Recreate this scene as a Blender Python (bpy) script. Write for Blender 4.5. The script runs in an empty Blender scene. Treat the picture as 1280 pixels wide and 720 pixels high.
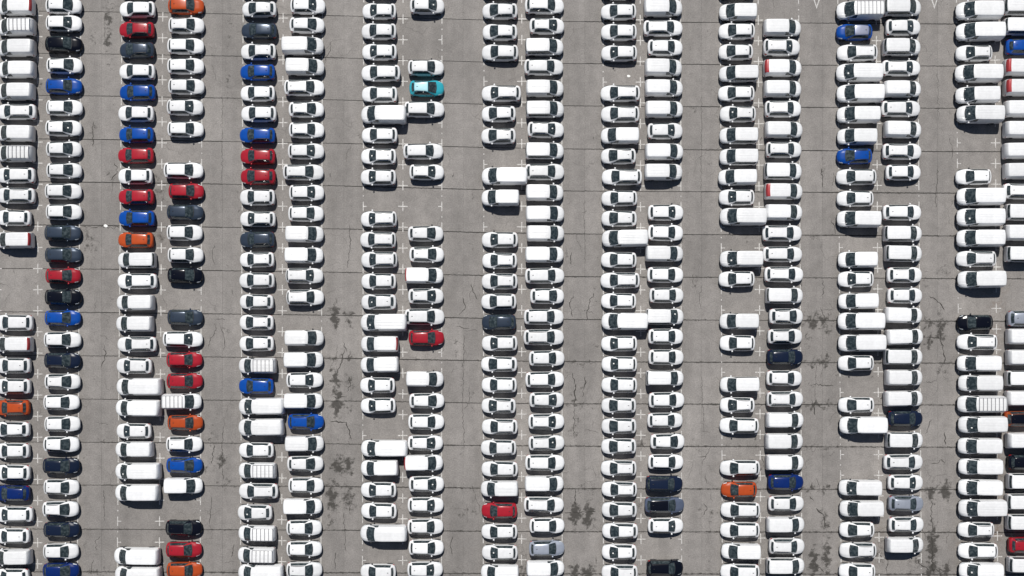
import bpy, math, random
import numpy as np

random.seed(7)
rng = np.random.default_rng(7)
S = bpy.context.scene
COL = S.collection

# ------------------------------------------------------------------ camera, sky, sun, exposure
CAM_H = 118.0            # metres above the tarmac, looking straight down
PPM = 10.8               # photo pixels per metre on the ground
NX, NY = 625.0, 470.0    # photo pixel straight below the camera
cd = bpy.data.cameras.new('camera'); cam = bpy.data.objects.new('camera', cd); COL.objects.link(cam)
cam.location = (0, 0, CAM_H)
cd.sensor_width = 36.0
cd.lens = 36.0 * PPM * CAM_H / 1280.0
cd.shift_x = (640 - NX) / 1280.0
cd.shift_y = (NY - 360) / 1280.0
cd.clip_start = 1.0; cd.clip_end = 3000.0
S.camera = cam

SUN_V = (-0.08, 0.66, 1.0)     # towards the sun
sun_el = math.atan2(1.0, math.hypot(SUN_V[0], SUN_V[1]))
sun_az = math.atan2(SUN_V[0], SUN_V[1])     # clockwise from +Y
w = bpy.data.worlds.new('World'); S.world = w; w.use_nodes = True
nt = w.node_tree
sky = nt.nodes.new('ShaderNodeTexSky'); sky.sky_type = 'NISHITA'; sky.sun_disc = False
sky.altitude = 1500; sky.dust_density = .3; sky.sun_elevation = sun_el; sky.sun_rotation = sun_az
bg = nt.nodes['Background']; bg.inputs['Strength'].default_value = 0.05
nt.links.new(sky.outputs[0], bg.inputs[0])
sd = bpy.data.lights.new('sun', 'SUN'); sd.energy = 5.0; sd.angle = math.radians(0.5); sd.color = (1.0, 0.965, 0.91)
sun = bpy.data.objects.new('sun', sd); COL.objects.link(sun)
from mathutils import Vector
sun.rotation_euler = Vector(SUN_V).to_track_quat('Z', 'Y').to_euler()
sun.location = (-20, 60, 120)
S.view_settings.view_transform = 'Standard'; S.view_settings.look = 'None'
S.view_settings.exposure = -0.02; S.view_settings.gamma = 1.0; S.view_settings.use_curve_mapping = False


def gx(u, z=0.0): return (u - NX) / PPM * (1 - z / CAM_H)
def gy(v, z=0.0): return (NY - v) / PPM * (1 - z / CAM_H)

# ------------------------------------------------------------------ materials
def new_mat(name):
    m = bpy.data.materials.new(name); m.use_nodes = True
    n = m.node_tree
    return m, n, n.nodes['Principled BSDF']

def paint(name, rgb, rough=0.32, coat=0.0, metal=0.0, spec=.35):
    m, n, b = new_mat(name)
    oi = n.nodes.new('ShaderNodeObjectInfo')
    tc = n.nodes.new('ShaderNodeTexCoord')
    ns = n.nodes.new('ShaderNodeTexNoise'); ns.inputs['Scale'].default_value = 2.2; ns.inputs['Detail'].default_value = 5; ns.inputs['Roughness'].default_value = .65
    mr = n.nodes.new('ShaderNodeMapRange'); mr.inputs['From Min'].default_value = .3; mr.inputs['From Max'].default_value = .7
    mr.inputs['To Min'].default_value = .90; mr.inputs['To Max'].default_value = 1.04
    m2 = n.nodes.new('ShaderNodeMapRange'); m2.inputs['To Min'].default_value = .88; m2.inputs['To Max'].default_value = 1.04
    mu = n.nodes.new('ShaderNodeMath'); mu.operation = 'MULTIPLY'
    mx = n.nodes.new('ShaderNodeMix'); mx.data_type = 'RGBA'; mx.blend_type = 'MULTIPLY'; mx.inputs[0].default_value = 1
    mx.inputs[6].default_value = (*rgb, 1)
    n.links.new(tc.outputs['Object'], ns.inputs['Vector']); n.links.new(ns.outputs['Fac'], mr.inputs['Value'])
    n.links.new(oi.outputs['Random'], m2.inputs['Value'])
    n.links.new(mr.outputs[0], mu.inputs[0]); n.links.new(m2.outputs[0], mu.inputs[1])
    n.links.new(mu.outputs[0], mx.inputs[7]); n.links.new(mx.outputs[2], b.inputs['Base Color'])
    b.inputs['Roughness'].default_value = rough; b.inputs['Metallic'].default_value = metal
    b.inputs['Coat Weight'].default_value = coat; b.inputs['Coat Roughness'].default_value = .15; b.inputs['Specular IOR Level'].default_value = spec
    return m

def plain(name, rgb, rough=0.5, spec=0.5, metal=0.0, noise=0.0):
    m, n, b = new_mat(name)
    b.inputs['Base Color'].default_value = (*rgb, 1)
    if noise:
        tc = n.nodes.new('ShaderNodeTexCoord'); ns = n.nodes.new('ShaderNodeTexNoise')
        ns.inputs['Scale'].default_value = 6; ns.inputs['Detail'].default_value = 4
        mr = n.nodes.new('ShaderNodeMapRange'); mr.inputs['To Min'].default_value = 1 - noise; mr.inputs['To Max'].default_value = 1 + noise
        mx = n.nodes.new('ShaderNodeMix'); mx.data_type = 'RGBA'; mx.blend_type = 'MULTIPLY'; mx.inputs[0].default_value = 1
        mx.inputs[6].default_value = (*rgb, 1)
        n.links.new(tc.outputs['Object'], ns.inputs['Vector']); n.links.new(ns.outputs['Fac'], mr.inputs['Value'])
        n.links.new(mr.outputs[0], mx.inputs[7]); n.links.new(mx.outputs[2], b.inputs['Base Color'])
    b.inputs['Roughness'].default_value = rough; b.inputs['Metallic'].default_value = metal
    b.inputs['Specular IOR Level'].default_value = spec
    return m

PAINT = {
    'white': paint('paint_white', (.765, .772, .782), .30, .15),
    'red': paint('paint_red', (.34, .014, .026), .30, .2),
    'blue': paint('paint_blue', (.004, .060, .31), .28, .2),
    'navy': paint('paint_navy', (.004, .020, .125), .28, .25),
    'orange': paint('paint_orange', (.43, .068, .016), .30, .2),
    'black': paint('paint_black', (.004, .005, .010), .2, 0),
    'slate': paint('paint_slate', (.040, .056, .084), .30, .2, metal=.3),
    'midnight': paint('paint_midnight', (.008, .014, .034), .24, 0),
    'teal': paint('paint_teal', (.03, .33, .41), .3, .2),
    'pale_teal': paint('paint_pale_teal', (.40, .66, .72)),
    'silver': paint('paint_silver', (.40, .435, .505), .34, .2, metal=.4),
    'steel': paint('paint_steel', (.11, .135, .20), metal=.3),
    'rust': paint('paint_rust', (.28, .055, .012)),
    'grey': paint('paint_roof_sheen', (.34, .36, .46), metal=.3),  # roof of the one blue car: its reflection painted in as grey
}
def glass_mat():
    m, n, b = new_mat('window_glass'); L = n.links
    tc = n.nodes.new('ShaderNodeTexCoord'); oi = n.nodes.new('ShaderNodeObjectInfo')
    ad = n.nodes.new('ShaderNodeVectorMath'); ad.operation = 'ADD'
    sc = n.nodes.new('ShaderNodeVectorMath'); sc.operation = 'SCALE'; sc.inputs[0].default_value = (37, 19, 5)
    L.new(oi.outputs['Random'], sc.inputs['Scale']); L.new(tc.outputs['Object'], ad.inputs[0]); L.new(sc.outputs[0], ad.inputs[1])
    ns = n.nodes.new('ShaderNodeTexNoise'); ns.inputs['Scale'].default_value = 3.6; ns.inputs['Detail'].default_value = 3
    L.new(ad.outputs[0], ns.inputs['Vector'])
    r = n.nodes.new('ShaderNodeMapRange'); r.inputs['From Min'].default_value = .42; r.inputs['From Max'].default_value = .72; L.new(ns.outputs['Fac'], r.inputs['Value'])
    x = n.nodes.new('ShaderNodeMix'); x.data_type = 'RGBA'; L.new(r.outputs[0], x.inputs[0])
    x.inputs[6].default_value = (.018, .027, .031, 1); x.inputs[7].default_value = (.070, .088, .094, 1)
    L.new(x.outputs[2], b.inputs['Base Color']); b.inputs['Roughness'].default_value = .05
    return m
GLASS = glass_mat()
RED_FILM = plain('red_film', (.36, .035, .04), .35)
TYRE = plain('tyre_rubber', (.02, .02, .021), .85, .3)
RIM = plain('rim_alloy', (.45, .46, .48), .35, .5, .8)
PLASTIC = plain('black_plastic', (.025, .026, .029), .55, .4)
LAMP = plain('lamp_glass', (.55, .58, .60), .12, .5)
TAIL = plain('tail_lamp', (.35, .01, .012), .2, .5)
BAR = plain('bar_grey', (.28, .28, .29), .5)
RAIL = plain('rail_black', (.03, .03, .033), .4, .5)
PAPER = plain('paper', (.78, .78, .76), .7, .2)
LINE = None

# tarmac
def tarmac(name, use_attr=True):
    m, n, b = new_mat(name); L = n.links
    tc = n.nodes.new('ShaderNodeNewGeometry'); pos = tc.outputs['Position']
    oi = n.nodes.new('ShaderNodeObjectInfo')
    def noise(scale, det, rough=.55, vec=pos):
        q = n.nodes.new('ShaderNodeTexNoise'); q.inputs['Scale'].default_value = scale
        q.inputs['Detail'].default_value = det; q.inputs['Roughness'].default_value = rough
        L.new(vec, q.inputs['Vector']); return q.outputs['Fac']
    def rmap(v, a, c, lo, hi):
        q = n.nodes.new('ShaderNodeMapRange'); q.inputs['From Min'].default_value = a; q.inputs['From Max'].default_value = c
        q.inputs['To Min'].default_value = lo; q.inputs['To Max'].default_value = hi; L.new(v, q.inputs['Value']); return q.outputs[0]
    def math_(op, a, c):
        q = n.nodes.new('ShaderNodeMath'); q.operation = op
        for i, s in enumerate((a, c)):
            if isinstance(s, (int, float)): q.inputs[i].default_value = s
            else: L.new(s, q.inputs[i])
        return q.outputs[0]
    # long streaks left by traffic: stretched noise along the aisles
    mp = n.nodes.new('ShaderNodeMapping'); mp.inputs['Scale'].default_value = (1.0, .12, 1); L.new(pos, mp.inputs['Vector'])
    streak = rmap(noise(.5, 3, .6, mp.outputs[0]), .3, .7, .87, 1.09)
    big = rmap(noise(.06, 4, .6), .3, .7, .82, 1.12)
    mid = rmap(noise(.9, 5, .7), .28, .72, .84, 1.14)
    fine = rmap(noise(7, 3, .8), .28, .72, .70, 1.26)
    grain = 1.0
    tint = rmap(oi.outputs['Random'], 0, 1, .92, 1.06)
    v = math_('MULTIPLY', math_('MULTIPLY', big, mid), math_('MULTIPLY', fine, grain))
    v = math_('MULTIPLY', v, math_('MULTIPLY', tint, streak))
    base = n.nodes.new('ShaderNodeMix'); base.data_type = 'RGBA'; base.blend_type = 'MULTIPLY'; base.inputs[0].default_value = 1
    base.inputs[6].default_value = (.228, .214, .203, 1); L.new(v, base.inputs[7])
    col = base.outputs[2]
    if use_attr:
        at = n.nodes.new('ShaderNodeAttribute'); at.attribute_name = 'stain'
        d = math_('ADD', at.outputs['Fac'], math_('MULTIPLY', math_('SUBTRACT', noise(1.7, 6, .8), .5), 2.3))
        mask = rmap(math_('MULTIPLY', d, rmap(at.outputs['Fac'], 0.02, .25, 0, 1)), .40, .74, 0, .88)
        mx = n.nodes.new('ShaderNodeMix'); mx.data_type = 'RGBA'; L.new(mask, mx.inputs[0]); L.new(col, mx.inputs[6])
        mx.inputs[7].default_value = (.036, .033, .029, 1); col = mx.outputs[2]
        ar = n.nodes.new('ShaderNodeAttribute'); ar.attribute_name = 'soil'
        d2 = math_('MULTIPLY', ar.outputs['Fac'], rmap(noise(2.2, 6, .7), .4, .62, 0, .75))
        my = n.nodes.new('ShaderNodeMix'); my.data_type = 'RGBA'; L.new(d2, my.inputs[0]); L.new(col, my.inputs[6])
        my.inputs[7].default_value = (.13, .092, .066, 1); col = my.outputs[2]
    # hairline crazing, only in places
    wv = n.nodes.new('ShaderNodeTexNoise'); wv.inputs['Scale'].default_value = .8; wv.inputs['Detail'].default_value = 2; L.new(pos, wv.inputs['Vector'])
    av = n.nodes.new('ShaderNodeVectorMath'); av.operation = 'MULTIPLY_ADD'; L.new(wv.outputs['Color'], av.inputs[0]); av.inputs[1].default_value = (1.6, 1.6, 0); L.new(pos, av.inputs[2])
    vo = n.nodes.new('ShaderNodeTexVoronoi'); vo.feature = 'DISTANCE_TO_EDGE'; vo.voronoi_dimensions = '2D'; vo.inputs['Scale'].default_value = .34; L.new(av.outputs[0], vo.inputs['Vector'])
    hl = math_('MULTIPLY', rmap(vo.outputs['Distance'], .004, .016, 1, 0), rmap(noise(.22, 2), .50, .62, 0, .42))
    hx = n.nodes.new('ShaderNodeMix'); hx.data_type = 'RGBA'; L.new(hl, hx.inputs[0]); L.new(col, hx.inputs[6]); hx.inputs[7].default_value = (.05, .047, .043, 1); col = hx.outputs[2]
    L.new(col, b.inputs['Base Color'])
    b.inputs['Roughness'].default_value = .68; b.inputs['Specular IOR Level'].default_value = .28
    return m
TARMAC = tarmac('tarmac')
TARMAC_OUT = tarmac('tarmac_outer', False)
TAR = plain('joint_tar', (.045, .043, .040), .9, .2, noise=.4)
CRACK = plain('crack_dark', (.05, .047, .043), .95, .1, noise=.4)

def line_mat():
    m, n, b = new_mat('line_paint'); L = n.links
    g = n.nodes.new('ShaderNodeNewGeometry')
    a = n.nodes.new('ShaderNodeTexNoise'); a.inputs['Scale'].default_value = 7; a.inputs['Detail'].default_value = 6; a.inputs['Roughness'].default_value = .75
    L.new(g.outputs['Position'], a.inputs['Vector'])
    r = n.nodes.new('ShaderNodeMapRange'); r.inputs['From Min'].default_value = .36; r.inputs['From Max'].default_value = .60
    L.new(a.outputs['Fac'], r.inputs['Value'])
    x = n.nodes.new('ShaderNodeMix'); x.data_type = 'RGBA'; L.new(r.outputs[0], x.inputs[0])
    x.inputs[6].default_value = (.70, .69, .67, 1); x.inputs[7].default_value = (.27, .26, .25, 1)
    L.new(x.outputs[2], b.inputs['Base Color']); b.inputs['Roughness'].default_value = .6
    return m
LINE = line_mat()

# ------------------------------------------------------------------ mesh helpers
def mesh(name, verts, faces, mats, midx=None, smooth=False, sharp=None):
    me = bpy.data.meshes.new(name)
    me.from_pydata([tuple(map(float, v)) for v in verts], [], faces)
    for m in mats: me.materials.append(m)
    if midx is not None: me.polygons.foreach_set('material_index', midx)
    if smooth: me.polygons.foreach_set('use_smooth', [True] * len(me.polygons))
    me.validate(); me.update()
    if smooth and sharp: me.set_sharp_from_angle(angle=math.radians(sharp))
    return me

def link(name, me, parent=None):
    o = bpy.data.objects.new(name, me); COL.objects.link(o)
    if parent is not None: o.parent = parent
    return o

def tag(o, label=None, cat=None, group=None, kind=None):
    if label: o['label'] = label
    if cat: o['category'] = cat
    if group: o['group'] = group
    if kind: o['kind'] = kind
    return o

def boxes(name, lst, mat, bev=0.0):
    V, F = [], []
    for (x0, x1, y0, y1, z0, z1) in lst:
        i = len(V)
        V += [(x0, y0, z0), (x1, y0, z0), (x1, y1, z0), (x0, y1, z0), (x0, y0, z1), (x1, y0, z1), (x1, y1, z1), (x0, y1, z1)]
        F += [(i, i+3, i+2, i+1), (i+4, i+5, i+6, i+7), (i, i+1, i+5, i+4), (i+1, i+2, i+6, i+5), (i+2, i+3, i+7, i+6), (i+3, i, i+4, i+7)]
    return mesh(name, V, F, [mat])

# ------------------------------------------------------------------ the ground
JL = [14.8, 67.5, 120, 174.4, 228, 282, 336.5, 390.7, 445, 499, 553, 606.5, 661.5, 715]
JR = [30, 82.7, 135.4, 189.4, 241.5, 295, 348.3, 401.5, 454, 506.3, 559, 612, 665.5, 718]
def ext(a, n=4):
    d0 = (a[3] - a[0]) / 3; d1 = (a[-1] - a[-4]) / 3
    return np.array([a[0] - d0 * k for k in range(n, 0, -1)] + list(a) + [a[-1] + d1 * k for k in range(1, n + 1)])
JL, JR = ext(JL), ext(JR)
def joint_v(r, u):
    f = np.interp(u, [-300, 130, 430, 600, 720, 1010, 1180, 1600], [-.28, 0, .33, .66, .80, .92, 1, 1.05])
    k = np.arange(len(JL))
    return np.interp(r, k, JL) * (1 - f) + np.interp(r, k, JR) * f
AISLES = [-322, -172, -22, 127, 278, 430, 579, 731, 877, 1028, 1172, 1322, 1472]

STAINS = [  # photo px: u, v, ru, rv, strength
    (418, 395, 6, 16, 1), (436, 396, 6, 10, .8), (437, 415, 9, 8, .4), (420, 475, 6, 16, .9), (421, 505, 7, 18, .9), (437, 478, 6, 12, .6), (437, 508, 7, 8, .5),
    (421, 582, 6, 13, 1), (435, 582, 6, 13, 1), (415, 622, 7, 22, .9), (435, 622, 8, 18, .7), (418, 609, 28, 4, .6), (428, 636, 24, 4, .5), (412, 655, 7, 8, .6),
    (719, 642, 7, 14, 1), (735, 645, 7, 14, 1), (727, 643, 16, 5, .5), (718, 714, 6, 9, 1), (734, 716, 8, 9, 1), (630, 716, 22, 6, .7), (655, 716, 14, 6, .7),
    (1014, 402, 8, 9, .9), (1028, 401, 8, 7, .9), (1034, 412, 8, 5, .6), (1022, 394, 30, 5, .5), (1017, 704, 5, 20, 1), (1033, 695, 5, 24, .9), (1031, 652, 5, 16, .7), (1012, 716, 20, 6, .5),
    (1161, 405, 9, 6, .8), (1176, 412, 6, 18, .8), (1180, 338, 9, 6, .6), (1162, 428, 8, 6, .8), (1163, 616, 6, 12, .9), (1181, 613, 8, 10, 1), (1165, 682, 6, 26, 1), (1165, 713, 10, 7, 1), (1182, 714, 7, 8, .9),
    (1157, 420, 24, 4, .5), (1168, 403, 26, 3, .6), (1147, 700, 14, 20, .5), (1178, 462, 8, 7, .6),
    (135, 22, 5, 22, .75), (135, 50, 4, 14, .8), (117, 48, 3, 9, .6), (136, 80, 3, 12, .6), (113, 165, 8, 8, .5), (113, 302, 8, 16, .6), (103, 285, 12, 6, .4), (110, 275, 10, 4, .4),
    (198, 242, 7, 9, .6), (196, 220, 8, 8, .45), (200, 296, 10, 9, .6), (196, 603, 12, 12, .45), (278, 577, 7, 9, .8), (264, 578, 5, 10, .4), (282, 605, 20, 5, .5), (266, 548, 8, 8, .5), (120, 716, 26, 5, .55), (60, 605, 30, 5, .3),
    (425, 448, 30, 3, .6), (430, 553, 34, 3, .4), (1022, 454, 26, 4, .7), (1030, 449, 8, 6, .7), (1022, 507, 30, 4, .7), (1020, 559, 40, 3, .5), (1005, 425, 10, 10, .4), (1010, 611, 24, 3, .7), (1033, 612, 10, 4, .7),
    (565, 60, 9, 12, .3), (585, 12, 10, 10, .3), (718, 503, 6, 8, .7), (718, 540, 6, 20, .45), (731, 484, 4, 10, .5), (577, 470, 10, 18, .3), (722, 453, 30, 3, .6), (722, 506, 30, 3, .55), (722, 559, 34, 3, .35), (722, 612, 36, 3, .5),
    (868, 560, 14, 16, .4), (880, 505, 8, 12, .3), (860, 300, 8, 14, .25), (1027, 210, 5, 16, .5), (1030, 72, 8, 14, .2), (878, 640, 9, 14, .45), (893, 645, 7, 9, .5), (878, 200, 16, 20, .22), (1170, 60, 14, 20, .25), (1164, 230, 16, 20, .25),
    (580, 560, 12, 10, .35), (577, 640, 10, 10, .45), (592, 633, 4, 10, .5), (570, 716, 14, 5, .5), (1040, 565, 30, 12, .35), (955, 660, 6, 30, .4), (950, 585, 6, 24, .4), (1100, 690, 8, 22, .5), (1098, 640, 6, 16, .5),
    (60, 540, 8, 30, .3), (48, 600, 6, 16, .4), (645, 480, 8, 10, .45), (800, 510, 8, 9, .4), (800, 555, 7, 9, .5), (800, 632, 9, 6, .5), (655, 700, 10, 16, .5),
]
_r = random.Random(5)
STAINS += [(_r.uniform(0, 1280), _r.uniform(-20, 740), _r.uniform(1.2, 4), _r.uniform(1.2, 6), _r.uniform(.25, .7)) for _ in range(420)]
STAINS += [(_a + _s * 11 + _r.gauss(0, 4), _r.uniform(0, 720), _r.uniform(1.5, 4), _r.uniform(4, 22), _r.uniform(.2, .5)) for _a in AISLES[2:11] for _s in (-1, 1) for _ in range(5)]
SOIL = [(1246, 585, 7, 16, 1), (1246, 625, 6, 14, .8), (1245, 660, 8, 16, 1), (1240, 690, 6, 14, .8), (1244, 545, 6, 14, .7), (1246, 420, 7, 20, .6), (1247, 380, 8, 14, .6), (1250, 360, 8, 10, .5),
        (1200, 680, 10, 30, .3), (1100, 655, 8, 30, .4), (200, 585, 8, 16, .4), (200, 300, 8, 16, .3), (790, 95, 20, 8, .2)]

def field(u, v, lst):
    s = np.zeros_like(u)
    u, v = (u + 2.2*np.sin(v*.41 + u*.23) + 1.6*np.sin(v*.97 - u*.31 + 1) + 1.0*np.sin(v*1.9 + u*.7),
            v + 3.5*np.sin(u*.37 - v*.11) + 2.2*np.sin(u*.83 + v*.29 + 2) + 1.2*np.sin(u*1.7 - v*.5))
    u0, u1, v0, v1 = u.min(), u.max(), v.min(), v.max()
    for (a, c, ru, rv, k) in lst:
        if a + 3*ru < u0 or a - 3*ru > u1 or c + 3*rv < v0 or c - 3*rv > v1: continue
        s = np.maximum(s, k * np.exp(-(((u - a) / ru) ** 2 + ((v - c) / rv) ** 2) * .7))
    return s

ground = link('ground', mesh('ground', [(-900, -900, -.06), (900, -900, -.06), (900, 900, -.06), (-900, 900, -.06)], [(0, 1, 2, 3)], [TARMAC_OUT]))
tag(ground, 'grey weathered concrete parking lot with dark joints, cracks and oil stains', None, None, 'structure')
nr = len(JL)
bu = np.linspace(AISLES[0], AISLES[-1], 60)
bv0, bv1 = joint_v(0, bu), joint_v(nr - 1, bu)
bedV = [(gx(a), gy(c), -.035) for a, c in zip(bu, bv0)] + [(gx(a), gy(c), -.035) for a, c in zip(bu, bv1)]
nb = len(bu)
link('joint_bed', mesh('joint_bed', bedV, [(i, nb + i, nb + i + 1, i + 1) for i in range(nb - 1)], [TAR]), ground)
for r in range(nr - 1):
    for c in range(len(AISLES) - 1):
        vis = -60 < (AISLES[c] + AISLES[c + 1]) / 2 < 1340 and 2 <= r <= nr - 3
        nu, nv = (80, 26) if vis else (8, 3)
        gapv = random.uniform(.30, .62) ; gapu = random.uniform(.03, .09)
        uu = np.linspace(AISLES[c] + gapu, AISLES[c + 1] - gapu, nu + 1)
        tt = np.linspace(0, 1, nv + 1)
        if vis: tt = np.sort(np.concatenate([tt, [.012, .025, .075, .925, .975, .988]])); nv = len(tt) - 1
        U, T = np.meshgrid(uu, tt)
        V0, V1 = joint_v(r, U), joint_v(r + 1, U)
        wob0 = .16 * np.sin(U * .9 + r * 2.3) * np.sin(U * .37 + r) + .1 * np.sin(U * 2.3 + 5 * r)
        wob1 = .16 * np.sin(U * .9 + (r + 1) * 2.3) * np.sin(U * .37 + r + 1) + .1 * np.sin(U * 2.3 + 5 * (r + 1))
        Vp = (V0 + gapv + wob0) * (1 - T) + (V1 - gapv + wob1) * T
        X, Y = gx(U), gy(Vp)
        n0 = X.size
        verts = np.stack([X.ravel(), Y.ravel(), np.zeros(n0)], 1)
        W_ = nu + 1
        idx = np.arange(n0).reshape(nv + 1, W_)
        F = np.stack([idx[1:, :-1], idx[1:, 1:], idx[:-1, 1:], idx[:-1, :-1]], -1).reshape(-1, 4).tolist()
        ring = list(idx[0, :]) + list(idx[1:, -1]) + list(idx[-1, -2::-1]) + list(idx[-2:0:-1, 0])
        low = verts[ring].copy(); low[:, 2] = -.04
        verts = np.concatenate([verts, low])
        m_ = len(ring)
        F += [(int(ring[i]), int(ring[(i + 1) % m_]), n0 + (i + 1) % m_, n0 + i) for i in range(m_)]
        me = mesh('pavement_slab', verts, F, [TARMAC])
        for nm, lst in (('stain', STAINS), ('soil', SOIL)):
            a = me.attributes.new(nm, 'FLOAT', 'POINT')
            f = np.zeros(len(verts), dtype=np.float32)
            if vis:
                f[:n0] = field(U.ravel(), Vp.ravel(), lst)
                if nm == 'stain':
                    dj = np.minimum(T, 1 - T).ravel() * 53
                    ww = np.clip(.12 + .34 * (Vp.ravel() / 720) + .20 * (U.ravel() / 1280), 0, .62)
                    f[:n0] = np.maximum(f[:n0], ww * np.exp(-(dj / 1.5) ** 2))
            a.data.foreach_set('value', f)
        link('pavement_slab', me, ground)

# bay markings: crosses between the tails, ticks and dots at the noses
PAIR_U = [(47.5, 47), (203.6, 199), (354, 352), (503.8, 503.3), (652.2, 652), (800.3, 801.3), (947.7, 951), (1095.3, 1099), (1243.5, 1247)]
PAIR_Y0 = [19.4, 21, 22.6, 23.6, 23.6, 24.7, 25.1, 24.9, 23.4]
PAIR_P = [26.36, 26.27, 26.13, 26.04, 26.0, 25.97, 25.9, 25.87, 25.86]
def bay_v(p, k): return PAIR_Y0[p] + PAIR_P[p] * k
def flat(name, quads, z=.004):
    V, F = [], []
    for q in quads:
        i = len(V); V += [(x, y, z) for x, y in q]; F.append(tuple(range(i, i + len(q))))
    return mesh(name, V, F, [LINE])
def rect(x0, x1, y0, y1): return [(x0, y0), (x1, y0), (x1, y1), (x0, y1)]
cross_me = flat('cross_marking', [rect(-.055, .055, -.55, .55), rect(-.55, -.055, -.055, .055), rect(.055, .55, -.055, .055)])
tick_me = {s: flat('tick_marking', [rect(-.05, .05, -.55, .55), rect(min(.05 * s, .42 * s), max(.05 * s, .42 * s), -.05, .05)]) for s in (1, -1)}
dot_me = flat('dot_marking', [rect(-.05, .05, -.08, .08)])
for p in range(9):
    for k in range(-2, 29):
        v = bay_v(p, k)
        u = PAIR_U[p][0] + (PAIR_U[p][1] - PAIR_U[p][0]) * v / 720
        if -8 < v < 728 and u < 1285:
            o = link('cross_marking', cross_me, ground); o.location = (gx(u), gy(v), 0); o.rotation_euler.z = random.gauss(0, .015)

# ------------------------------------------------------------------ vehicles: lofted bodies
def pchip(xk, yk, x):
    xk = np.asarray(xk, float); yk = np.asarray(yk, float)
    h = np.diff(xk); d = np.diff(yk, axis=0) / h[:, None]
    m = np.zeros_like(yk)
    m[0], m[-1] = d[0], d[-1]
    for i in range(1, len(xk) - 1):
        w1, w2 = 2 * h[i] + h[i - 1], h[i] + 2 * h[i - 1]
        ok = (d[i - 1] * d[i]) > 0
        den = w1 / np.where(d[i - 1] == 0, 1, d[i - 1]) + w2 / np.where(d[i] == 0, 1, d[i])
        m[i] = np.where(ok, (w1 + w2) / np.where(den == 0, 1, den), 0)
    x = np.clip(np.asarray(x, float), xk[0], xk[-1])
    j = np.clip(np.searchsorted(xk, x) - 1, 0, len(h) - 1)
    t = ((x - xk[j]) / h[j])[:, None]; hh = h[j][:, None]
    return (2*t**3 - 3*t**2 + 1) * yk[j] + (t**3 - 2*t**2 + t) * hh * m[j] + (-2*t**3 + 3*t**2) * yk[j+1] + (t**3 - t**2) * hh * m[j+1]

#        x     wl    zs   zb    wb    wc    zc    zt
HATCH = [(0.00, .50, .36, .54, .48, .40, .58, .60), (.06, .66, .26, .61, .62, .50, .66, .68), (.20, .78, .20, .69, .73, .58, .75, .78),
         (.48, .86, .19, .79, .81, .62, .85, .885), (.94, .885, .19, .90, .85, .68, .955, 1.0), (1.04, .887, .19, .91, .85, .70, 1.0, 1.045),
         (1.50, .89, .19, .93, .852, .66, 1.22, 1.28), (1.86, .89, .19, .95, .852, .60, 1.40, 1.455), (2.0, .89, .19, .955, .852, .60, 1.425, 1.475),
         (2.5, .89, .19, .96, .852, .60, 1.45, 1.50), (3.1, .886, .19, .975, .845, .585, 1.42, 1.475), (3.50, .875, .19, .985, .83, .56, 1.37, 1.42),
         (3.60, .87, .19, .985, .825, .55, 1.33, 1.37), (3.86, .855, .21, .98, .80, .60, 1.04, 1.07), (4.02, .82, .25, .90, .76, .60, .95, .97), (4.10, .70, .34, .78, .66, .52, .84, .86)]
HATCH = [(r[0], r[1], r[2], r[3], r[4], r[5] * (.95 if r[0] > 1.4 else .98 if r[0] > 1 else 1), r[6], r[7]) for r in HATCH]
def remap(tab, pts, w=1.0, zadd=None, hz=1.0):
    a = np.array(pts).T
    out = []
    for r in tab:
        x = float(np.interp(r[0], a[0], a[1]))
        out.append((x, r[1]*w, r[2], r[3]*hz, r[4]*w, r[5]*w, r[6]*hz, r[7]*hz))
    return out
ESTATE = remap(HATCH, [(0, 0), (1.0, 1.06), (1.9, 1.98), (3.5, 3.92), (3.6, 4.03), (3.86, 4.32), (4.1, 4.56)], 1.01, hz=.985)
COMPACT = remap(HATCH, [(0, 0), (.94, .80), (1.04, .90), (1.5, 1.42), (1.86, 1.84), (2.5, 2.45), (3.5, 3.32), (3.6, 3.44), (3.86, 3.76), (4.1, 4.02)], .99, hz=1.03)
COMPACT = [(r[0], r[1], r[2], r[3], r[4], r[5] * (1.0 if r[0] < 1.9 else 1 - .11 * ((r[0] - 1.9) / 2.1) ** 1.5), r[6], r[7]) for r in COMPACT]
SUV = remap(HATCH, [(0, 0), (1.0, 1.02), (1.9, 1.86), (3.5, 3.76), (3.6, 3.86), (3.86, 4.08), (4.1, 4.24)], 1.02, hz=1.08)
VAN = [(0.00, .55, .38, .62, .52, .42, .70, .72), (.07, .72, .28, .72, .69, .55, .80, .82), (.22, .84, .22, .83, .79, .62, .92, .95),
       (.45, .89, .20, .94, .85, .70, 1.03, 1.07), (.70, .90, .20, 1.02, .87, .76, 1.10, 1.14), (.78, .90, .20, 1.03, .87, .77, 1.14, 1.18),
       (1.25, .90, .20, 1.05, .875, .76, 1.45, 1.50), (1.66, .90, .20, 1.06, .88, .72, 1.70, 1.755), (1.82, .90, .20, 1.06, .88, .72, 1.735, 1.79),
       (2.3, .90, .20, 1.06, .88, .74, 1.765, 1.82), (3.7, .90, .20, 1.06, .88, .74, 1.765, 1.82), (4.18, .895, .20, 1.06, .872, .73, 1.745, 1.80),
       (4.28, .885, .22, 1.05, .862, .72, 1.68, 1.71), (4.36, .87, .25, 1.03, .845, .72, 1.40, 1.42), (4.40, .84, .32, .98, .82, .70, 1.08, 1.09)]
LVAN = remap(VAN, [(0, 0), (.9, .92), (1.75, 1.85), (3.7, 4.1), (4.4, 4.84)], 1.02, hz=1.03)
BIG = remap(VAN, [(0, 0), (.9, .92), (1.75, 1.82), (3.7, 4.5), (4.2, 5.06), (4.4, 5.30)], 1.085, hz=1.085)

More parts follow.
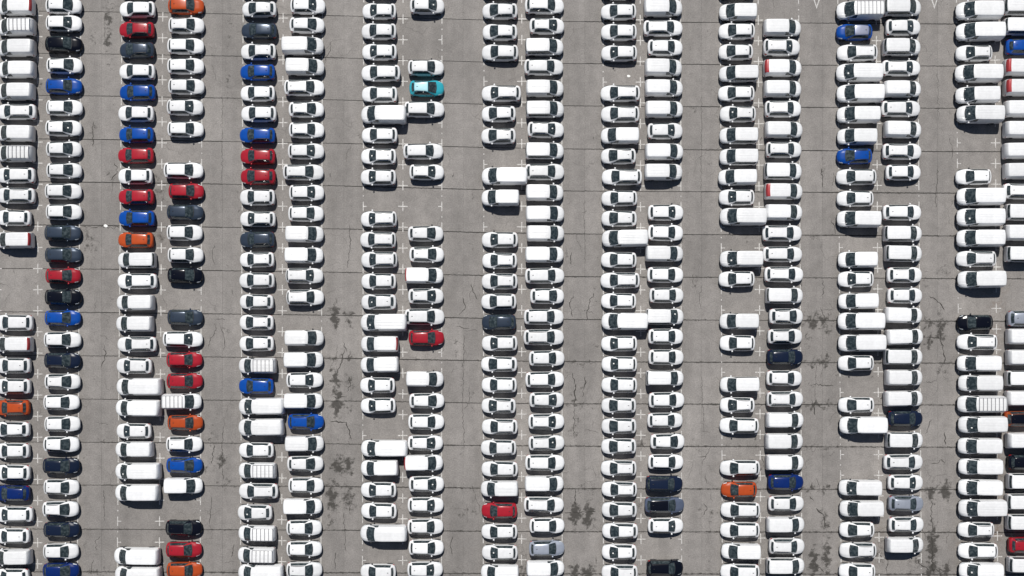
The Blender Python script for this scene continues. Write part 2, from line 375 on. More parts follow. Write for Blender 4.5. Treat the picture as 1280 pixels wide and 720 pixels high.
TC = np.arange(7)
TS = np.array([0, .5, 1, 1.5, 2, 2.5, 2.8, 3, 3.15, 3.4, 3.7, 3.88, 4, 4.15, 4.4, 4.8, 5.3, 6])
class Shell:
    def __init__(s, tab, ws0=1.0, van=False):
        a = np.array(tab); s.xk, s.tab = a[:, 0], a[:, 1:]; s.L = a[-1, 0]; s.ws0 = ws0; s.van = van; s.bow = [.26, .23, .16, .02, -.03, -.09, -.11] if van else [.30, .26, .16, .02, -.07, -.16, -.20]
    def P(s, x, t):
        """points on the shell; x along (nose at 0), t 0..6 one side, 6..12 the other"""
        x = np.atleast_1d(np.asarray(x, float)); t = np.atleast_1d(np.asarray(t, float))
        T = pchip(s.xk, s.tab, x)
        out = np.zeros((len(x), 3))
        tm = np.where(t > 6, 12 - t, t); sg = np.where(t > 6, 1.0, -1.0)
        wl, zs, zb, wb, wc, zc, zt = T.T
        cy = np.stack([wl*.80, wl*.97, wl, wb, wc, .62*wc, 0*wc], 1)
        cz = np.stack([zs, zs + .06, .45*zs + .55*zb, zb, zc, zc + .80*(zt - zc), zt], 1)
        j = np.clip(tm.astype(int), 0, 5); f = tm - j
        i = np.arange(len(x))
        # gentle rounding inside each span
        y = cy[i, j]*(1-f) + cy[i, j+1]*f; z = cz[i, j]*(1-f) + cz[i, j+1]*f
        bul = np.array([.0, .012, .012, .018, .012, .006])[j] * 4*f*(1-f)
        z = z + np.where(j >= 4, bul, 0); y = y + np.where(j < 4, bul, 0)
        z = z + np.where((j >= 4) & (x < s.ws0), .016 * np.exp(-((tm - 4.75) / .16) ** 2) * np.clip(x / .3, 0, 1), 0)
        if s.van: z = z - np.where((j >= 4) & (tm > 4.35) & (x > s.ws0 + 1.1) & (x < s.L - .35), .014 * (np.abs((tm * 3.2) % 1 - .5) < .22), 0)
        bow = np.interp(x / s.L, [0, .1, .3, .45, .8, .95, 1], s.bow)
        out[:, 0], out[:, 1], out[:, 2] = x + bow * (y / .88) ** 2, sg*y, z
        return out
    def N(s, x, t):
        e = 1e-3
        xa, xb = np.clip(x - .01, 0, s.L), np.clip(x + .01, 0, s.L)
        a = s.P(xb, t) - s.P(xa, t); b = s.P(x, np.clip(t + e*20, 0, 12)) - s.P(x, np.clip(t - e*20, 0, 12))
        n = np.cross(b, a)
        n /= np.maximum(np.linalg.norm(n, axis=1, keepdims=True), 1e-9)
        p = s.P(x, t); ref = p - np.array([s.L/2, 0, .7])
        sgn = np.sign((n * ref).sum(1)); sgn[sgn == 0] = 1
        return n * sgn[:, None]
    def body(s, name, paint_m, roof_m, roof_x, van=False, cladding=True):
        xs = sorted(set(list(np.round(s.xk, 3)) + list(np.round(np.linspace(0, s.L, 26), 3))))
        xs = [x for i, x in enumerate(xs) if i == 0 or x - xs[i-1] > .012 or x in np.round(s.xk, 3)]
        TSV = np.concatenate([TS[:13], [4.15, 4.34], np.arange(4.36, 5.99, .0625), [6]]) if van else TS
        ts = np.concatenate([TSV, 12 - TSV[-2::-1]])
        n, m = len(xs), len(ts)
        X, T = np.meshgrid(xs, ts, indexing='ij')
        V = s.P(X.ravel(), T.ravel())
        F, MI = [], []
        for i in range(n - 1):
            xm = (xs[i] + xs[i+1]) / 2
            for j in range(m - 1):
                F.append((i*m + j, i*m + j + 1, (i+1)*m + j + 1, (i+1)*m + j))
                tm = (ts[j] + ts[j+1]) / 2; tm = min(tm, 12 - tm)
                mi = 0
                if tm > 4 and roof_x[0] < xm < roof_x[1]: mi = 1
                if tm < 1 and cladding: mi = 2
                if van and xm < .25 and tm < 2: mi = 2
                MI.append(mi)
            F.append((i*m + m - 1, i*m, (i+1)*m, (i+1)*m + m - 1)); MI.append(2)
        F.append(tuple(range(m - 1, -1, -1))); MI.append(2 if van else 0)
        F.append(tuple((n-1)*m + j for j in range(m))); MI.append(0)
        me = mesh(name, V, F, [paint_m, roof_m, PLASTIC], MI, True, 48)
        return me
    def patch(s, name, mat, x0, x1, t0, t1, nx=6, ntt=8, off=.008, x0b=None, x1b=None):
        """a raised panel on the shell; x0b/x1b: limits at t1 when the ends slant"""
        x0b = x0 if x0b is None else x0b; x1b = x1 if x1b is None else x1b
        A, B = np.meshgrid(np.linspace(0, 1, nx + 1), np.linspace(0, 1, ntt + 1), indexing='ij')
        xa = x0 + (x0b - x0) * B; xe = x1 + (x1b - x1) * B
        X = (xa + (xe - xa) * A).ravel(); T = (t0 + (t1 - t0) * B).ravel()
        p, q = s.P(X, T), s.N(X, T)
        top = p + q * off; n0 = len(top)
        idx = np.arange(n0).reshape(nx + 1, ntt + 1)
        F = np.stack([idx[:-1, :-1], idx[1:, :-1], idx[1:, 1:], idx[:-1, 1:]], -1).reshape(-1, 4)
        a = top[F[0]]; nn = np.cross(a[1] - a[0], a[2] - a[0])
        if np.dot(nn, q[F[0][0]]) < 0: F = F[:, ::-1]
        F = F.tolist()
        ring = list(idx[0, :]) + list(idx[1:, -1]) + list(idx[-1, -2::-1]) + list(idx[-2:0:-1, 0])
        low = (p - q * .006)[ring]; m_ = len(ring)
        V = np.concatenate([top, low])
        F += [(int(ring[i]), int(ring[(i+1) % m_]), n0 + (i+1) % m_, n0 + i) for i in range(m_)]
        return mesh(name, V, F, [mat], None, True, 40)

def wheel_mesh(R, wd):
    V, F, MI = [], [], []
    n = 20
    prof = [(R*.62, wd/2, 1), (R*.66, wd/2, 0), (R*.93, wd/2, 0), (R, wd/2 - .03, 0), (R, -wd/2 + .03, 0), (R*.93, -wd/2, 0), (R*.66, -wd/2, 0), (R*.62, -wd/2, 1)]
    for (r, y, _) in prof:
        for k in range(n): V.append((r*math.cos(2*math.pi*k/n), y, r*math.sin(2*math.pi*k/n)))
    for a in range(len(prof) - 1):
        for k in range(n):
            F.append((a*n + k, a*n + (k+1) % n, (a+1)*n + (k+1) % n, (a+1)*n + k)); MI.append(0)
    for side, y in ((0, wd/2), (len(prof)-1, -wd/2)):
        c = len(V); V.append((0, y * .8, 0))
        for k in range(n):
            F.append((side*n + k, side*n + (k+1) % n, c)); MI.append(1 if k % 4 else 0)
    return mesh('wheel', V, F, [TYRE, RIM], MI, True, 35)

def arch_mesh(R):
    n = 20; V = [(0, 0, 0)]; F = []
    for y, k2 in ((.006, 1), (-.02, 1)):
        for k in range(n + 1):
            a = -.25 + (math.pi + .5) * k / n; V.append((R*math.cos(a), y, R*math.sin(a)))
    V[0] = (0, .006, 0)
    for k in range(n): F.append((0, 1+k, 2+k)); F.append((1+k, n+2+k, n+3+k, 2+k))
    return mesh('wheel_arch', V, F, [PLASTIC])

def mirror_mesh(mat):
    V, F = [], []
    st = [(-.10, .05, .05), (-.06, .09, .08), (0, .105, .09), (.05, .10, .085), (.07, .08, .07)]
    n = 8
    for (x, ry, rz) in st:
        for k in range(n):
            a = 2*math.pi*k/n; V.append((x, ry*math.cos(a), rz*math.sin(a)*.9))
    for i in range(len(st)-1):
        for k in range(n): F.append((i*n+k, i*n+(k+1) % n, (i+1)*n+(k+1) % n, (i+1)*n+k))
    F.append(tuple(range(n-1, -1, -1))); F.append(tuple((len(st)-1)*n+k for k in range(n)))
    return mesh('mirror', V, F, [mat], None, True, 50)

def fin_mesh():
    V = [(-.09, -.03, 0), (.07, -.03, 0), (.07, .03, 0), (-.09, .03, 0), (.04, -.008, .07), (.07, -.008, .065), (.07, .008, .065), (.04, .008, .07)]
    return mesh('antenna', V, [(0, 3, 2, 1), (4, 5, 6, 7), (0, 1, 5, 4), (1, 2, 6, 5), (2, 3, 7, 6), (3, 0, 4, 7)], [RAIL])

def rail_mesh(sh, x0, x1, t):
    n = 12; V, F = [], []
    xs = np.linspace(x0, x1, n)
    p = sh.P(xs, np.full(n, t)); h = .055 * np.sin(np.pi * np.clip(np.linspace(-.12, 1.12, n), 0, 1)) ** .25
    for i in range(n):
        x, y, z = p[i]
        zt = z + max(h[i], .008)
        V += [(x, y - .028, z - .01), (x, y + .028, z - .01), (x, y + .02, zt), (x, y - .02, zt)]
    for i in range(n-1):
        for k in range(4): F.append((4*i+k, 4*i+(k+1) % 4, 4*i+4+(k+1) % 4, 4*i+4+k))
    F += [(3, 2, 1, 0), (4*n-4, 4*n-3, 4*n-2, 4*n-1)]
    return mesh('roof_rail', V, F, [RAIL])

WHEEL = wheel_mesh(.315, .22); ARCH = arch_mesh(.37); FIN = fin_mesh()
WHEEL_V = wheel_mesh(.335, .23); ARCH_V = arch_mesh(.39)
MIRROR = {k: mirror_mesh(m) for k, m in PAINT.items()}
MIRROR['plastic'] = mirror_mesh(PLASTIC)

# kind: table, windscreen x, roof x, side window x, rear window x, cant t of the glass
SPEC = {
    'h': dict(tab=HATCH, ws=(1.03, 1.83), roof=(1.86, 3.56), side=(1.30, 3.52), rear=(3.60, 3.84), wheels=(.78, 3.36), name='hatchback', cat='hatchback'),
    'e': dict(tab=ESTATE, ws=(1.09, 1.92), roof=(1.95, 3.99), side=(1.38, 3.96), rear=(4.02, 4.29), wheels=(.84, 3.62), name='estate_car', cat='estate car'),
    'c': dict(tab=COMPACT, ws=(.89, 1.80), roof=(1.84, 3.40), side=(1.16, 3.40), rear=(3.44, 3.74), wheels=(.74, 3.28), name='hatchback', cat='hatchback'),
    's': dict(tab=SUV, ws=(1.04, 1.80), roof=(1.83, 3.82), side=(1.30, 3.78), rear=(3.86, 4.06), wheels=(.80, 3.40), name='suv', cat='suv'),
    'v': dict(tab=VAN, ws=(.78, 1.62), roof=(1.66, 4.3), side=(1.0, 1.95), rear=(4.285, 4.365), wheels=(.82, 3.58), name='small_van', cat='van', van=True),
    'w': dict(tab=VAN, ws=(.78, 1.62), roof=(1.66, 4.3), side=(1.0, 4.12), rear=(4.285, 4.375), wheels=(.82, 3.58), name='passenger_van', cat='passenger van', van=True),
    'L': dict(tab=LVAN, ws=(.80, 1.70), roof=(1.74, 4.7), side=(1.04, 2.05), rear=(4.70, 4.80), wheels=(.86, 3.95), name='long_van', cat='van', van=True),
    'b': dict(tab=BIG, ws=(.80, 1.68), roof=(1.73, 5.2), side=(1.04, 2.05), rear=(5.17, 5.26), wheels=(.9, 4.2), name='large_van', cat='large van', van=True),
}
SPEC['r'] = dict(SPEC['v'], rack=True)
SPEC['R'] = dict(SPEC['b'], rack=True)
SPEC['V'] = dict(SPEC['v'], film=.08)
SPEC['F'] = dict(SPEC['v'], film=.30)
CACHE = {}
def parts_for(kind, colour):
    """list of (name, mesh, loc, flags) for one kind and colour; meshes are shared"""
    key = (kind, colour)
    if key in CACHE: return CACHE[key]
    sp = SPEC[kind]; base = 'K' + kind
    body_c, roof_c = {'teal/white': ('teal', 'pale_teal'), 'silver/black': ('steel', 'black'), 'orange/black': ('rust', 'black'), 'blue/grey': ('blue', 'grey')}.get(colour, (colour, colour))
    van = sp.get('van', False)
    if base not in CACHE:
        sh = Shell(sp['tab'], sp['ws'][0], van); L = sh.L; q = []
        w0, w1 = sp['ws']
        q.append(('windscreen', sh.patch('windscreen', GLASS, w0, w1, 4.10 if not van else 4.08, 7.90 if not van else 7.92, 6, 10), None, ''))
        q.append(('cowl', sh.patch('cowl', PLASTIC, w0 - .07, w0 - .005, 4.05, 7.95, 2, 10, .006), None, ''))
        r0, r1 = sp['rear']
        if kind not in 'vrLbR': q.append(('rear_window', sh.patch('rear_window', RED_FILM if sp.get('film') else GLASS, r0 - sp.get('film', 0), r1, 4.04, 7.96, 14 if sp.get('film') else 4, 12, .022 if sp.get('film') else .008), None, ''))
        s0, s1 = sp['side']
        for sd in (0, 1):
            t0, t1 = (3.12, 3.90) if not sd else (12 - 3.12, 12 - 3.90)
            top0 = w1 - .05 if not van else w1 - .02
            q.append(('side_window', sh.patch('side_window', GLASS, s0 - .08, s1 + (.14 if not van else 0), t0, t1, 12, 4, .007, x0b=top0, x1b=s1 - (.01 if not van else 0)), None, ''))
            h0, h1 = (2.62, 3.45) if not sd else (12 - 2.62, 12 - 3.45)
            q.append(('headlight', sh.patch('headlight', LAMP, .10, .42, h0, h1, 5, 4, .008), None, ''))
            k0, k1 = (2.1, 2.85) if not sd else (12 - 2.1, 12 - 2.85)
            q.append(('taillight', sh.patch('taillight', TAIL, L - (.24 if not van else .10), L - .03, k0, k1, 4, 4, .008), None, ''))
            sg = -1 if not sd else 1
            a = sh.P(np.array([w0 + .22]), np.array([3.0]))[0]
            q.append(('mirror', 'MIRROR', (a[0], sg * (abs(a[1]) + .09), a[2] + .05), ''))
            for wx in sp['wheels']:
                hw = abs(sh.P(np.array([wx]), np.array([2.0]))[0][1])
                R = .335 if van else .315
                q.append(('wheel', WHEEL_V if van else WHEEL, (wx, sg * (hw - .105), R), ''))
                q.append(('wheel_arch', ARCH_V if van else ARCH, (wx, sg * (hw + .006), R), 'flip' if sg < 0 else ''))
        q.append(('number_plate', sh.patch('number_plate', PAPER, .004, .03, 3.55, 3.8, 2, 2, .012), None, '')) if False else None
        if kind in 'hesc':
            ax = sp['roof'][1] - .35; az = sh.P(np.array([ax]), np.array([6.]))[0][2]
            q.append(('antenna', FIN, (ax, 0, az), ''))
        if kind == 's':
            for t in (4.22, 12 - 4.22): q.append(('roof_rail', rail_mesh(sh, sp['roof'][0] + .05, sp['roof'][1] - .1, t), None, ''))
        if sp.get('rack'):
            x0, x1 = sp['roof'][0] + .25, sp['roof'][1] - .08
            zc = float(sh.P(np.array([(x0 + x1)/2]), np.array([6.]))[0][2])
            wc = float(abs(sh.P(np.array([(x0 + x1)/2]), np.array([4.]))[0][1]))
            nsl = 6 if kind == 'r' else 8
            st = (x1 - x0) / (nsl - 1)
            rl = boxes('rack_rail', [(0, x1 - x0, -.016, .016, 0, .035)], BAR)
            bar = boxes('rack_bar', [(-.03, .03, -wc * .93, wc * .93, 0, .035)], BAR)
            q.append(('roof_rack', None, None, [('rail', x0, sg * wc * .93, zc + .002, rl) for sg in (-1, 1)] + [('bar', x0 + st * i, 0, zc + .05, bar) for i in range(nsl)]))
        mx = (w0 + w1) / 2 - .08
        pm = sh.patch('paper_sheet', PAPER, mx - .07, mx + .07, 5.66 if not van else 5.4, 6.0 if not van else 5.75, 2, 2, .016)
        CACHE[base] = (sh, q, pm)
    sh, q, pm = CACHE[base]
    body = sh.body('body', PAINT[body_c], PAINT[roof_c], sp['roof'], van)
    CACHE[key] = (body, q, pm, body_c, sh.L)
    return CACHE[key]

COLNAME = {'': 'white', 'r': 'red', 'b': 'blue', 'o': 'orange', 'k': 'black', 'n': 'navy', 'm': 'midnight', 'g': 'slate', 't': 'teal/white', 'i': 'silver', 'd': 'silver/black', 'p': 'orange/black', 'a': 'blue/grey'}
SAY = {'white': 'white', 'red': 'red', 'blue': 'blue', 'orange': 'orange', 'black': 'black', 'navy': 'navy blue', 'midnight': 'blackish blue', 'slate': 'slate grey', 'teal/white': 'teal pale-roofed',
       'silver': 'silver blue', 'silver/black': 'silver black-roofed', 'orange/black': 'orange black-roofed', 'blue/grey': 'blue grey-roofed'}
KSAY = {'h': 'hatchback', 'e': 'estate car', 's': 'suv with roof rails', 'v': 'panel van', 'w': 'windowed van', 'L': 'long panel van', 'b': 'large van', 'r': 'van with roof rack', 'R': 'large van with roof rack', 'V': 'van with red rear', 'F': 'van with red rear'}
KSHORT = {'h': 'hatchback', 'e': 'estate', 's': 'suv', 'v': 'van', 'w': 'van', 'L': 'van', 'b': 'large van', 'r': 'racked van', 'R': 'racked van', 'V': 'van', 'F': 'van'}
GROUPS = {'h': 'hatchbacks parked in rows', 'e': 'estate cars parked in rows', 's': 'suvs with roof rails parked in rows', 'v': 'small panel vans parked in rows', 'w': 'windowed vans parked in rows',
          'L': 'long panel vans parked in rows', 'b': 'large vans parked in rows', 'r': 'vans with grey roof racks', 'R': 'vans with grey roof racks', 'V': 'vans with red rear windows', 'F': 'vans with red rear windows'}

# columns: facing (-1 nose to the left), nose u at v=0 and v=720, list "v kind colour"
COLUMNS = [
 (-1, -2.5, -7.5, "5V 31r 57v 84v 112v 138e 164v 190r 218e 243e 271h 299V 403e 430V 457h 483h 510ho 537h 564h 591h 617hn 644e 671h 698v 722h"),
 (1, 103.5, 99.3, "5h 27h 53hk 80h 106hb 133h 159h 185h 212h 238h 264h 290.5hg 318hg 344hr 371hk 397hb 424.5h 450.6hm 477h 503h 530h 556h 583hm 610h 637h 663hm 690h 714.5hn"),
 (-1, 150.2, 144, "-17h 9.5h 35hr 61hg 87.6h 114hb 140h 167hb 193hr 219h 245hr 272hb 299ho 324w 351e 377.5v 404v 430.3e 457h 483.5b 510b 539h 562.5v 590b 617b 696.5b 720b"),
 (1, 255.3, 252.7, "5ho 29.5h 55.5h 80.5h 106.5h 132.5h 160h 212e 238hr 264.5hg 290h 318h 344hk 396.5hg 424e 449.5hr 476hr 502r 528.6ho 555.5h 582hb 608v 661hk 688hr 713.5ho"),
 (-1, 301.5, 298, "-16h 9.5h 36hg 62.5h 88.6hb 115h 140.5h 167.4hb 194hr 219.5hr 245.5h 272.5h 299hg 324h 350h 376.5h 402.5h 429.3h 457r 482.5hb 508.5b 535b 563h 589r 614.5e 641.5h 668r 695r 718b"),
 (1, 405.6, 403.6, "5h 29.5h 54L 81v 107.6e 135h 161h 187.5h 214e 239.6h 266h 291.5v 318v 344s 371s 422v 449.5v 475h 501.5v 527.6hb 555v 580h 607.5h 634v 660.5h 687h 713.5h"),
 (-1, 452.2, 450.5, "-16h 11.5h 37h 63h 89.5e 116h 140.5b 167.5h 194h 220h 273s 298.6s 324s 351h 377h 402.5b 429.5V 456v 481.6h 507.5h 561b 586v 613h 639h 668b 716h"),
 (1, 555, 554.4, "5h 82.7h 108.6ht 135e 187.5e 214h 291h 317.5h 343.5V 369.6h 395.5e 422hr 474v 501h 527.6h 554h 579V 605.6h 632h 659h 685.6h 713h"),
 (-1, 602.6, 601.5, "-14h 11.6h 38h 63.5h 115e 141h 168.5h 218b 245.5v 299h 325h 351h 376.6h 402.5hg 429h 455h 481h 507h 533.5h 560h 586.5h 612v 639hr 665.5h 691.6h 717v"),
 (1, 704.7, 705.3, "5e 30.6h 55.5w 82e 107.6v 134w 161h 186.5w 213.4e 239v 265.5v 290.5v 317v 343.7e 369.6h 395.6e 421e 447.5h 474e 500h 527h 553.5h 579e 605.6v 632e 658h 686hi 712v"),
 (-1, 751.4, 751.8, "-13h 12.7h 38h 64.5h 115e 141e 167.4v 194h 220e 247h 272h 297b 324h 350e 375.6h 401b 429.5h 455h 481h 507h 533h 558.5h 585.6h 612h 638h 664.5h 691h 717h"),
 (1, 853.2, 854.6, "6v 32.7e 57.5h 82v 107.6v 134v 162h 187.5v 213v 264.5h 290.5h 316v 343h 368.6h 395w 420.5h 446.5h 472.7w 500h 525.5h 552h 578h 605.6sm 632ed 658h 711sk"),
 (-1, 898, 900.5, "-14h 11.6v 37h 63h 89.7w 115h 140.5h 167.4w 194w 220v 245.5h 269b 322.5L 348.6h 401v 428.5h 481w 506.5h 532e 585.6e 612.7ho 638e 663.5e 690.5v 716e"),
 (1, 1000.7, 1005, "31.6v 57s 82F 108.6v 134s 160v 185.5s 212w 237.5F 264v 290.5e 317e 342.5e 368.6w 395h 420h 446hm 473h 499s 525.5v 552v 579v 603.5hn 630h 657v 684s 709w"),
 (-1, 1044.8, 1049, "9.5R 38ha 64e 87.6b 114b 141L 168.5v 194hb 220e 247h 272L 323.7v 348.6h 376v 401b 428.5b 454h 506.5h 532b 610.5L 637L 663h 689h 715h"),
 (1, 1149.6, 1154.2, "6w 31.6h 56w 83e 108.6v 134e 160v 188e 214h 264.5e 290.5w 316w 343h 369h 394v 420v 446w 472v 498v 523.5hm 551w 578e 604h 630.5hi 656.5h 682.7v"),
 (-1, 1193, 1197.3, "10b 36.5b 64.6h 88.5b 116.7L 140b 220h 244b 270b 296.5b 322.7e 348.7b 403hk 427e 454L 479L 505.4R 531.5b 558L 584L 610L 636.7b 663h 689.5e 715L"),
 (1, 1300, 1305, "5w 30.5w 56hb 82F 107F 133.5v 160v 186v 211.5v 238e 264w 289.5v 316.5w 397.7hi 420v 446.5v 473w 498v 523.5ep 551v 578hk 602.5w 628w 654w 682hr 707.5w"),
]
ORD = ['zeroth', 'first', 'second', 'third', 'fourth', 'fifth', 'sixth', 'seventh', 'eighth', 'ninth', 'tenth', 'eleventh', 'twelfth', 'thirteenth', 'fourteenth', 'fifteenth', 'sixteenth', 'seventeenth', 'eighteenth',
       'nineteenth', 'twentieth'] + ['twenty-' + s for s in ('first', 'second', 'third', 'fourth', 'fifth', 'sixth', 'seventh', 'eighth', 'ninth')] + ['thirtieth']
import re
ROOFZ = {'h': 1.3, 'e': 1.3, 's': 1.4, 'v': 1.7, 'w': 1.7, 'r': 1.75, 'V': 1.7, 'F': 1.7, 'L': 1.75, 'b': 1.85, 'R': 1.9}
OCC = []
RAILS = {}
def place(col, face, nose_u, v, kind, colour, label):
    shape = 'c' if kind == 'h' and (random.random() < (.33 if colour == 'white' else .12)) else kind
    body, q, pm, body_c, L = parts_for(shape, colour)
    sp = SPEC[kind]
    root = bpy.data.objects.new(sp['name'], None); root.empty_display_size = .3; COL.objects.link(root)
    jx = random.gauss(0, .05)
    root.location = (gx(nose_u, .55) + jx, gy(v, ROOFZ[kind]), 0)
    root.rotation_euler.z = (math.pi if face > 0 else 0) + random.gauss(0, .008)
    root.scale = (sc_ := random.gauss(1, .012), random.gauss(1, .012), random.gauss(1, .02)); root['label'] = label; root['category'] = sp['cat']; root['group'] = GROUPS[kind]
    link('body', body, root)
    dark_mirror = (kind in 'vVFrLbR' and random.random() < .6) or (kind in 'h' and random.random() < .3)
    for (nm, me, loc, fl) in q:
        if nm == 'mirror': me = MIRROR['plastic' if dark_mirror else body_c]
        o = link(nm, me, root)
        if loc is not None: o.location = loc
        if fl == 'flip': o.rotation_euler.z = math.pi
        if isinstance(fl, list):
            for (bn_, bx_, by_, bz_, bm_) in fl:
                c = link(bn_, bm_, o); c.location = (bx_, by_, bz_)
        if nm == 'rear_window' and kind in 'VF': o['label'] = 'red rear window'
    if shape in 'ehc' and random.random() < (.5 if shape == 'e' else .2):
        if shape not in RAILS: RAILS[shape] = [rail_mesh(CACHE['K' + shape][0], SPEC[shape]['roof'][0] + .05, SPEC[shape]['roof'][1] - .1, t) for t in (4.2, 12 - 4.2)]
        for rm in RAILS[shape]: link('roof_rail', rm, root)
    if colour == 'white' and kind in 'hewbLs' and random.random() < .45:
        link('paper_sheet', pm, root).location = (random.uniform(-.03, .05), random.uniform(-.1, .16), 0)

for ci, (face, u0, u1, txt) in enumerate(COLUMNS):
    ent = []
    for tok in txt.split():
        mt = re.match(r'(-?[\d.]+)([hesvwLbrRVF])([a-z]?)$', tok)
        ent.append((float(mt.group(1)), mt.group(2), COLNAME[mt.group(3)]))
    cname = ORD[ci + 1]
    first_full = sum(1 for e in ent if e[0] < 0)
    OCC.append([e[0] for e in ent])
    tot = len(ent) - first_full
    for i, (v, k, c) in enumerate(ent):
        d = f'{SAY[c]} {KSAY[k]}'
        if v < 0:
            lab = f'sliver of white car cut off by the upper edge above the {cname} column'
        else:
            n = i - first_full + 1
            same = [j for j, e in enumerate(ent) if e[1:] == (k, c) and e[0] >= 0]
            if len(same) == 1:
                lab = f'the only {d} in the {cname} column of vehicles'
            else:
                gap = i > 0 and v - ent[i-1][0] > 40
                above = ent[i-1] if i > 0 and ent[i-1][0] >= 0 else None
                if above is None: rel = 'at the upper edge'
                elif gap: rel = 'just below an empty bay'
                else: rel = f'below a {SAY[above[2]]} {KSHORT[above[1]]}'.replace('a orange', 'an orange').replace('white estate', 'white estate')
                lab = f'{d} {rel}, {ORD[n]} down the {cname} column'
        place(ci, face, u0 + (u1 - u0) * v / 720, v, k, c, lab)

# nose ticks: those beside an empty bay one by one, the rest joined
rest = []
for ci in range(17):
    face, u0, u1, _ = COLUMNS[ci]
    p = ci // 2
    for k in range(-1, 28):
        v = bay_v(p, k)
        if not -6 < v < 726: continue
        u = u0 + (u1 - u0) * v / 720 + (2.5 if face < 0 else -2.5)
        near = min(abs(o_ - (v - 13)) for o_ in OCC[ci]) > 9 or min(abs(o_ - (v + 13)) for o_ in OCC[ci]) > 9
        if near:
            o = link('tick_marking', tick_me[1 if face < 0 else -1], ground); o.location = (gx(u), gy(v), 0)
        else:
            x, y = gx(u), gy(v); rest.append(rect(x - .05, x + .05, y - .5, y + .5))
        vm = v + 13
        if min(abs(o_ - vm) for o_ in OCC[ci]) > 12:
            o = link('dot_marking', dot_me, ground); o.location = (gx(u - face * -.0), gy(vm), 0)
tag(link('tick_markings', flat('tick_markings', rest), ground), kind='stuff')
# give-way triangles at the upper edge
for (u, v) in ((1020.8, 4.5), (1168, 4.5)):
    X, Y = gx(u), gy(v)
    out = [(-.42, .62), (.42, .62), (0, -.62)]; inn = [(-.24, .50), (.24, .50), (0, -.26)]
    qd = [[(X + a[0], Y + a[1]) for a in (out[i], inn[i], inn[(i+1) % 3], out[(i+1) % 3])] for i in range(3)]
    link('triangle_marking', flat('triangle_marking', qd), ground)

# ------------------------------------------------------------------ cracks in the concrete
def crack(pts, wd=.03, branch=True):
    P = [np.array([gx(a), gy(b)]) for a, b in pts]
    line = []
    for a, b in zip(P[:-1], P[1:]):
        n = max(3, int(np.linalg.norm(b - a) / .22)); d = (b - a) / max(np.linalg.norm(b - a), 1e-6); nrm = np.array([-d[1], d[0]])
        for i in range(n): line.append(a + (b - a) * i / n + nrm * (rng.normal(0, .07) if i else 0))
    line.append(P[-1])
    V, F = [], []
    for i, p in enumerate(line):
        d = line[min(i + 1, len(line)-1)] - line[max(i - 1, 0)]; d = d / max(np.linalg.norm(d), 1e-6); nrm = np.array([-d[1], d[0]])
        ww = wd * (rng.uniform(.5, 1.4)) * (1 if 0 < i < len(line)-1 else .2)
        V += [(*(p + nrm * ww), .003), (*(p - nrm * ww), .003)]
    for i in range(len(line)-1): F.append((2*i, 2*i+1, 2*i+3, 2*i+2))
    link('crack', mesh('crack', V, F, [CRACK]), ground)
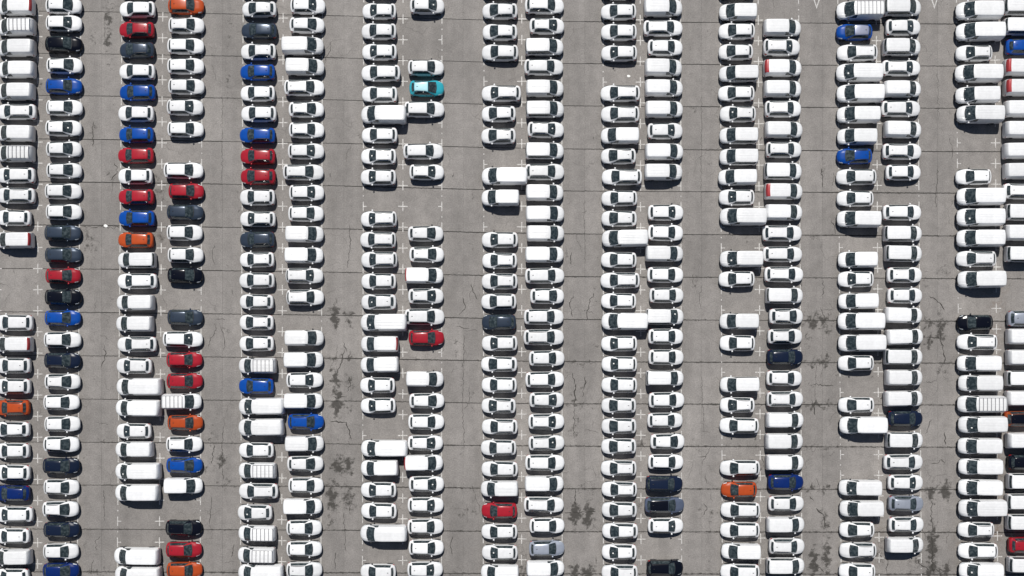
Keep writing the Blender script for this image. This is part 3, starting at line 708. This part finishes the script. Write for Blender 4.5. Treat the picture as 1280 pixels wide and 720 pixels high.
for pts, wd in [
    ([(437, 281), (438, 305), (436, 322), (435, 335)], .035), ([(436, 470), (438, 480), (434, 490)], .05), ([(413, 527), (433, 528), (438, 545), (439, 550)], .05), ([(429, 444), (424, 460), (421, 468)], .04),
    ([(720, 480), (718, 492), (720, 500), (716, 506)], .06), ([(718, 510), (717, 545)], .03), ([(732, 470), (731, 485)], .04), ([(719, 612), (719, 632)], .04), ([(705, 641), (745, 640)], .05),
    ([(1021, 455), (1018, 512)], .02), ([(1017, 508), (1019, 519)], .07), ([(1029, 350), (1029, 372)], .03), ([(1027, 210), (1028, 235)], .04), ([(1020, 635), (1030, 645), (1032, 660)], .06), ([(1012, 620), (1018, 627)], .05),
    ([(1176, 405), (1175, 425), (1180, 440), (1181, 455)], .05), ([(1160, 420), (1175, 424)], .05), ([(1162, 370), (1176, 380), (1181, 388)], .05), ([(1165, 625), (1164, 650), (1168, 668)], .04), ([(1181, 540), (1182, 556)], .05), ([(1165, 670), (1166, 716)], .08), ([(1145, 700), (1160, 712), (1180, 712)], .05),
    ([(131, 555), (131, 548)], .05), ([(130, 612), (131, 652)], .03), ([(131, 20), (131, 60)], .02), ([(117, 700), (113, 716)], .04), ([(268, 556), (265, 580)], .04), ([(280, 520), (277, 560), (279, 600)], .025), ([(265, 620), (262, 655)], .03),
    ([(1090, 690), (1110, 700), (1108, 716)], .04), ([(1150, 640), (1156, 675)], .03), ([(950, 560), (955, 585)], .03), ([(800, 545), (806, 560)], .04), ([(430, 640), (432, 690)], .025), ([(420, 690), (419, 712)], .04),
    ([(580, 420), (578, 500), (580, 560)], .02), ([(877, 470), (880, 540)], .02), ([(1016, 480), (1042, 483)], .04), ([(1030, 716), (1015, 700)], .04), ([(278, 120), (277, 230)], .015), ([(730, 250), (732, 330)], .015), ([(877, 120), (876, 260)], .015),
    ([(1172, 210), (1170, 260)], .03), ([(1172, 90), (1173, 150)], .015), ([(655, 705), (640, 716)], .04), ([(103, 283), (150, 285)], .03), ([(590, 606), (600, 640)], .02)]:
    crack(pts, wd)

_c = random.Random(11)
for a_ in AISLES[3:11]:
    for _ in range(7):
        u_, v_ = a_ + _c.uniform(-17, 17), _c.uniform(300, 700) if _c.random() < .8 else _c.uniform(20, 300)
        ps = [(u_, v_)]
        for _k in range(_c.randint(1, 3)):
            ps.append((ps[-1][0] + _c.gauss(0, 3.5), ps[-1][1] + _c.uniform(5, 15)))
        crack(ps, _c.uniform(.012, .04))
    for _ in range(2):
        u_, v_ = a_ + _c.uniform(-17, 2), _c.uniform(380, 710)
        crack([(u_, v_), (u_ + _c.uniform(5, 9), v_ + _c.gauss(0, 2)), (u_ + _c.uniform(10, 18), v_ + _c.gauss(0, 3))], _c.uniform(.015, .04))

# ------------------------------------------------------------------ scraps of litter
def scrap(u, v, r, label):
    n = 7; V, F = [(0, 0, .05)], []
    for k in range(n):
        a = 2*math.pi*k/n; rr = r * random.uniform(.3, 1.4)
        V.append((rr*math.cos(a), rr*math.sin(a), random.uniform(.006, .07)))
    for k in range(n): F.append((0, 1 + k, 1 + (k+1) % n))
    V += [(x*.8, y*.8, .005) for x, y, z in V[1:]]
    for k in range(n): F.append((1 + k, n + 1 + k, n + 1 + (k+1) % n, 1 + (k+1) % n))
    F.append(tuple(range(2*n, n, -1)))
    o = link('paper_scrap', mesh('paper_scrap', V, F, [PAPER])); o.location = (gx(u), gy(v), .002)
    tag(o, label, 'litter')
scrap(132, 283, .2, 'crumpled white scrap lying in the aisle between the second and third columns')
scrap(785.5, 95.5, .2, 'torn white scrap lying in the empty bay of the eleventh column')
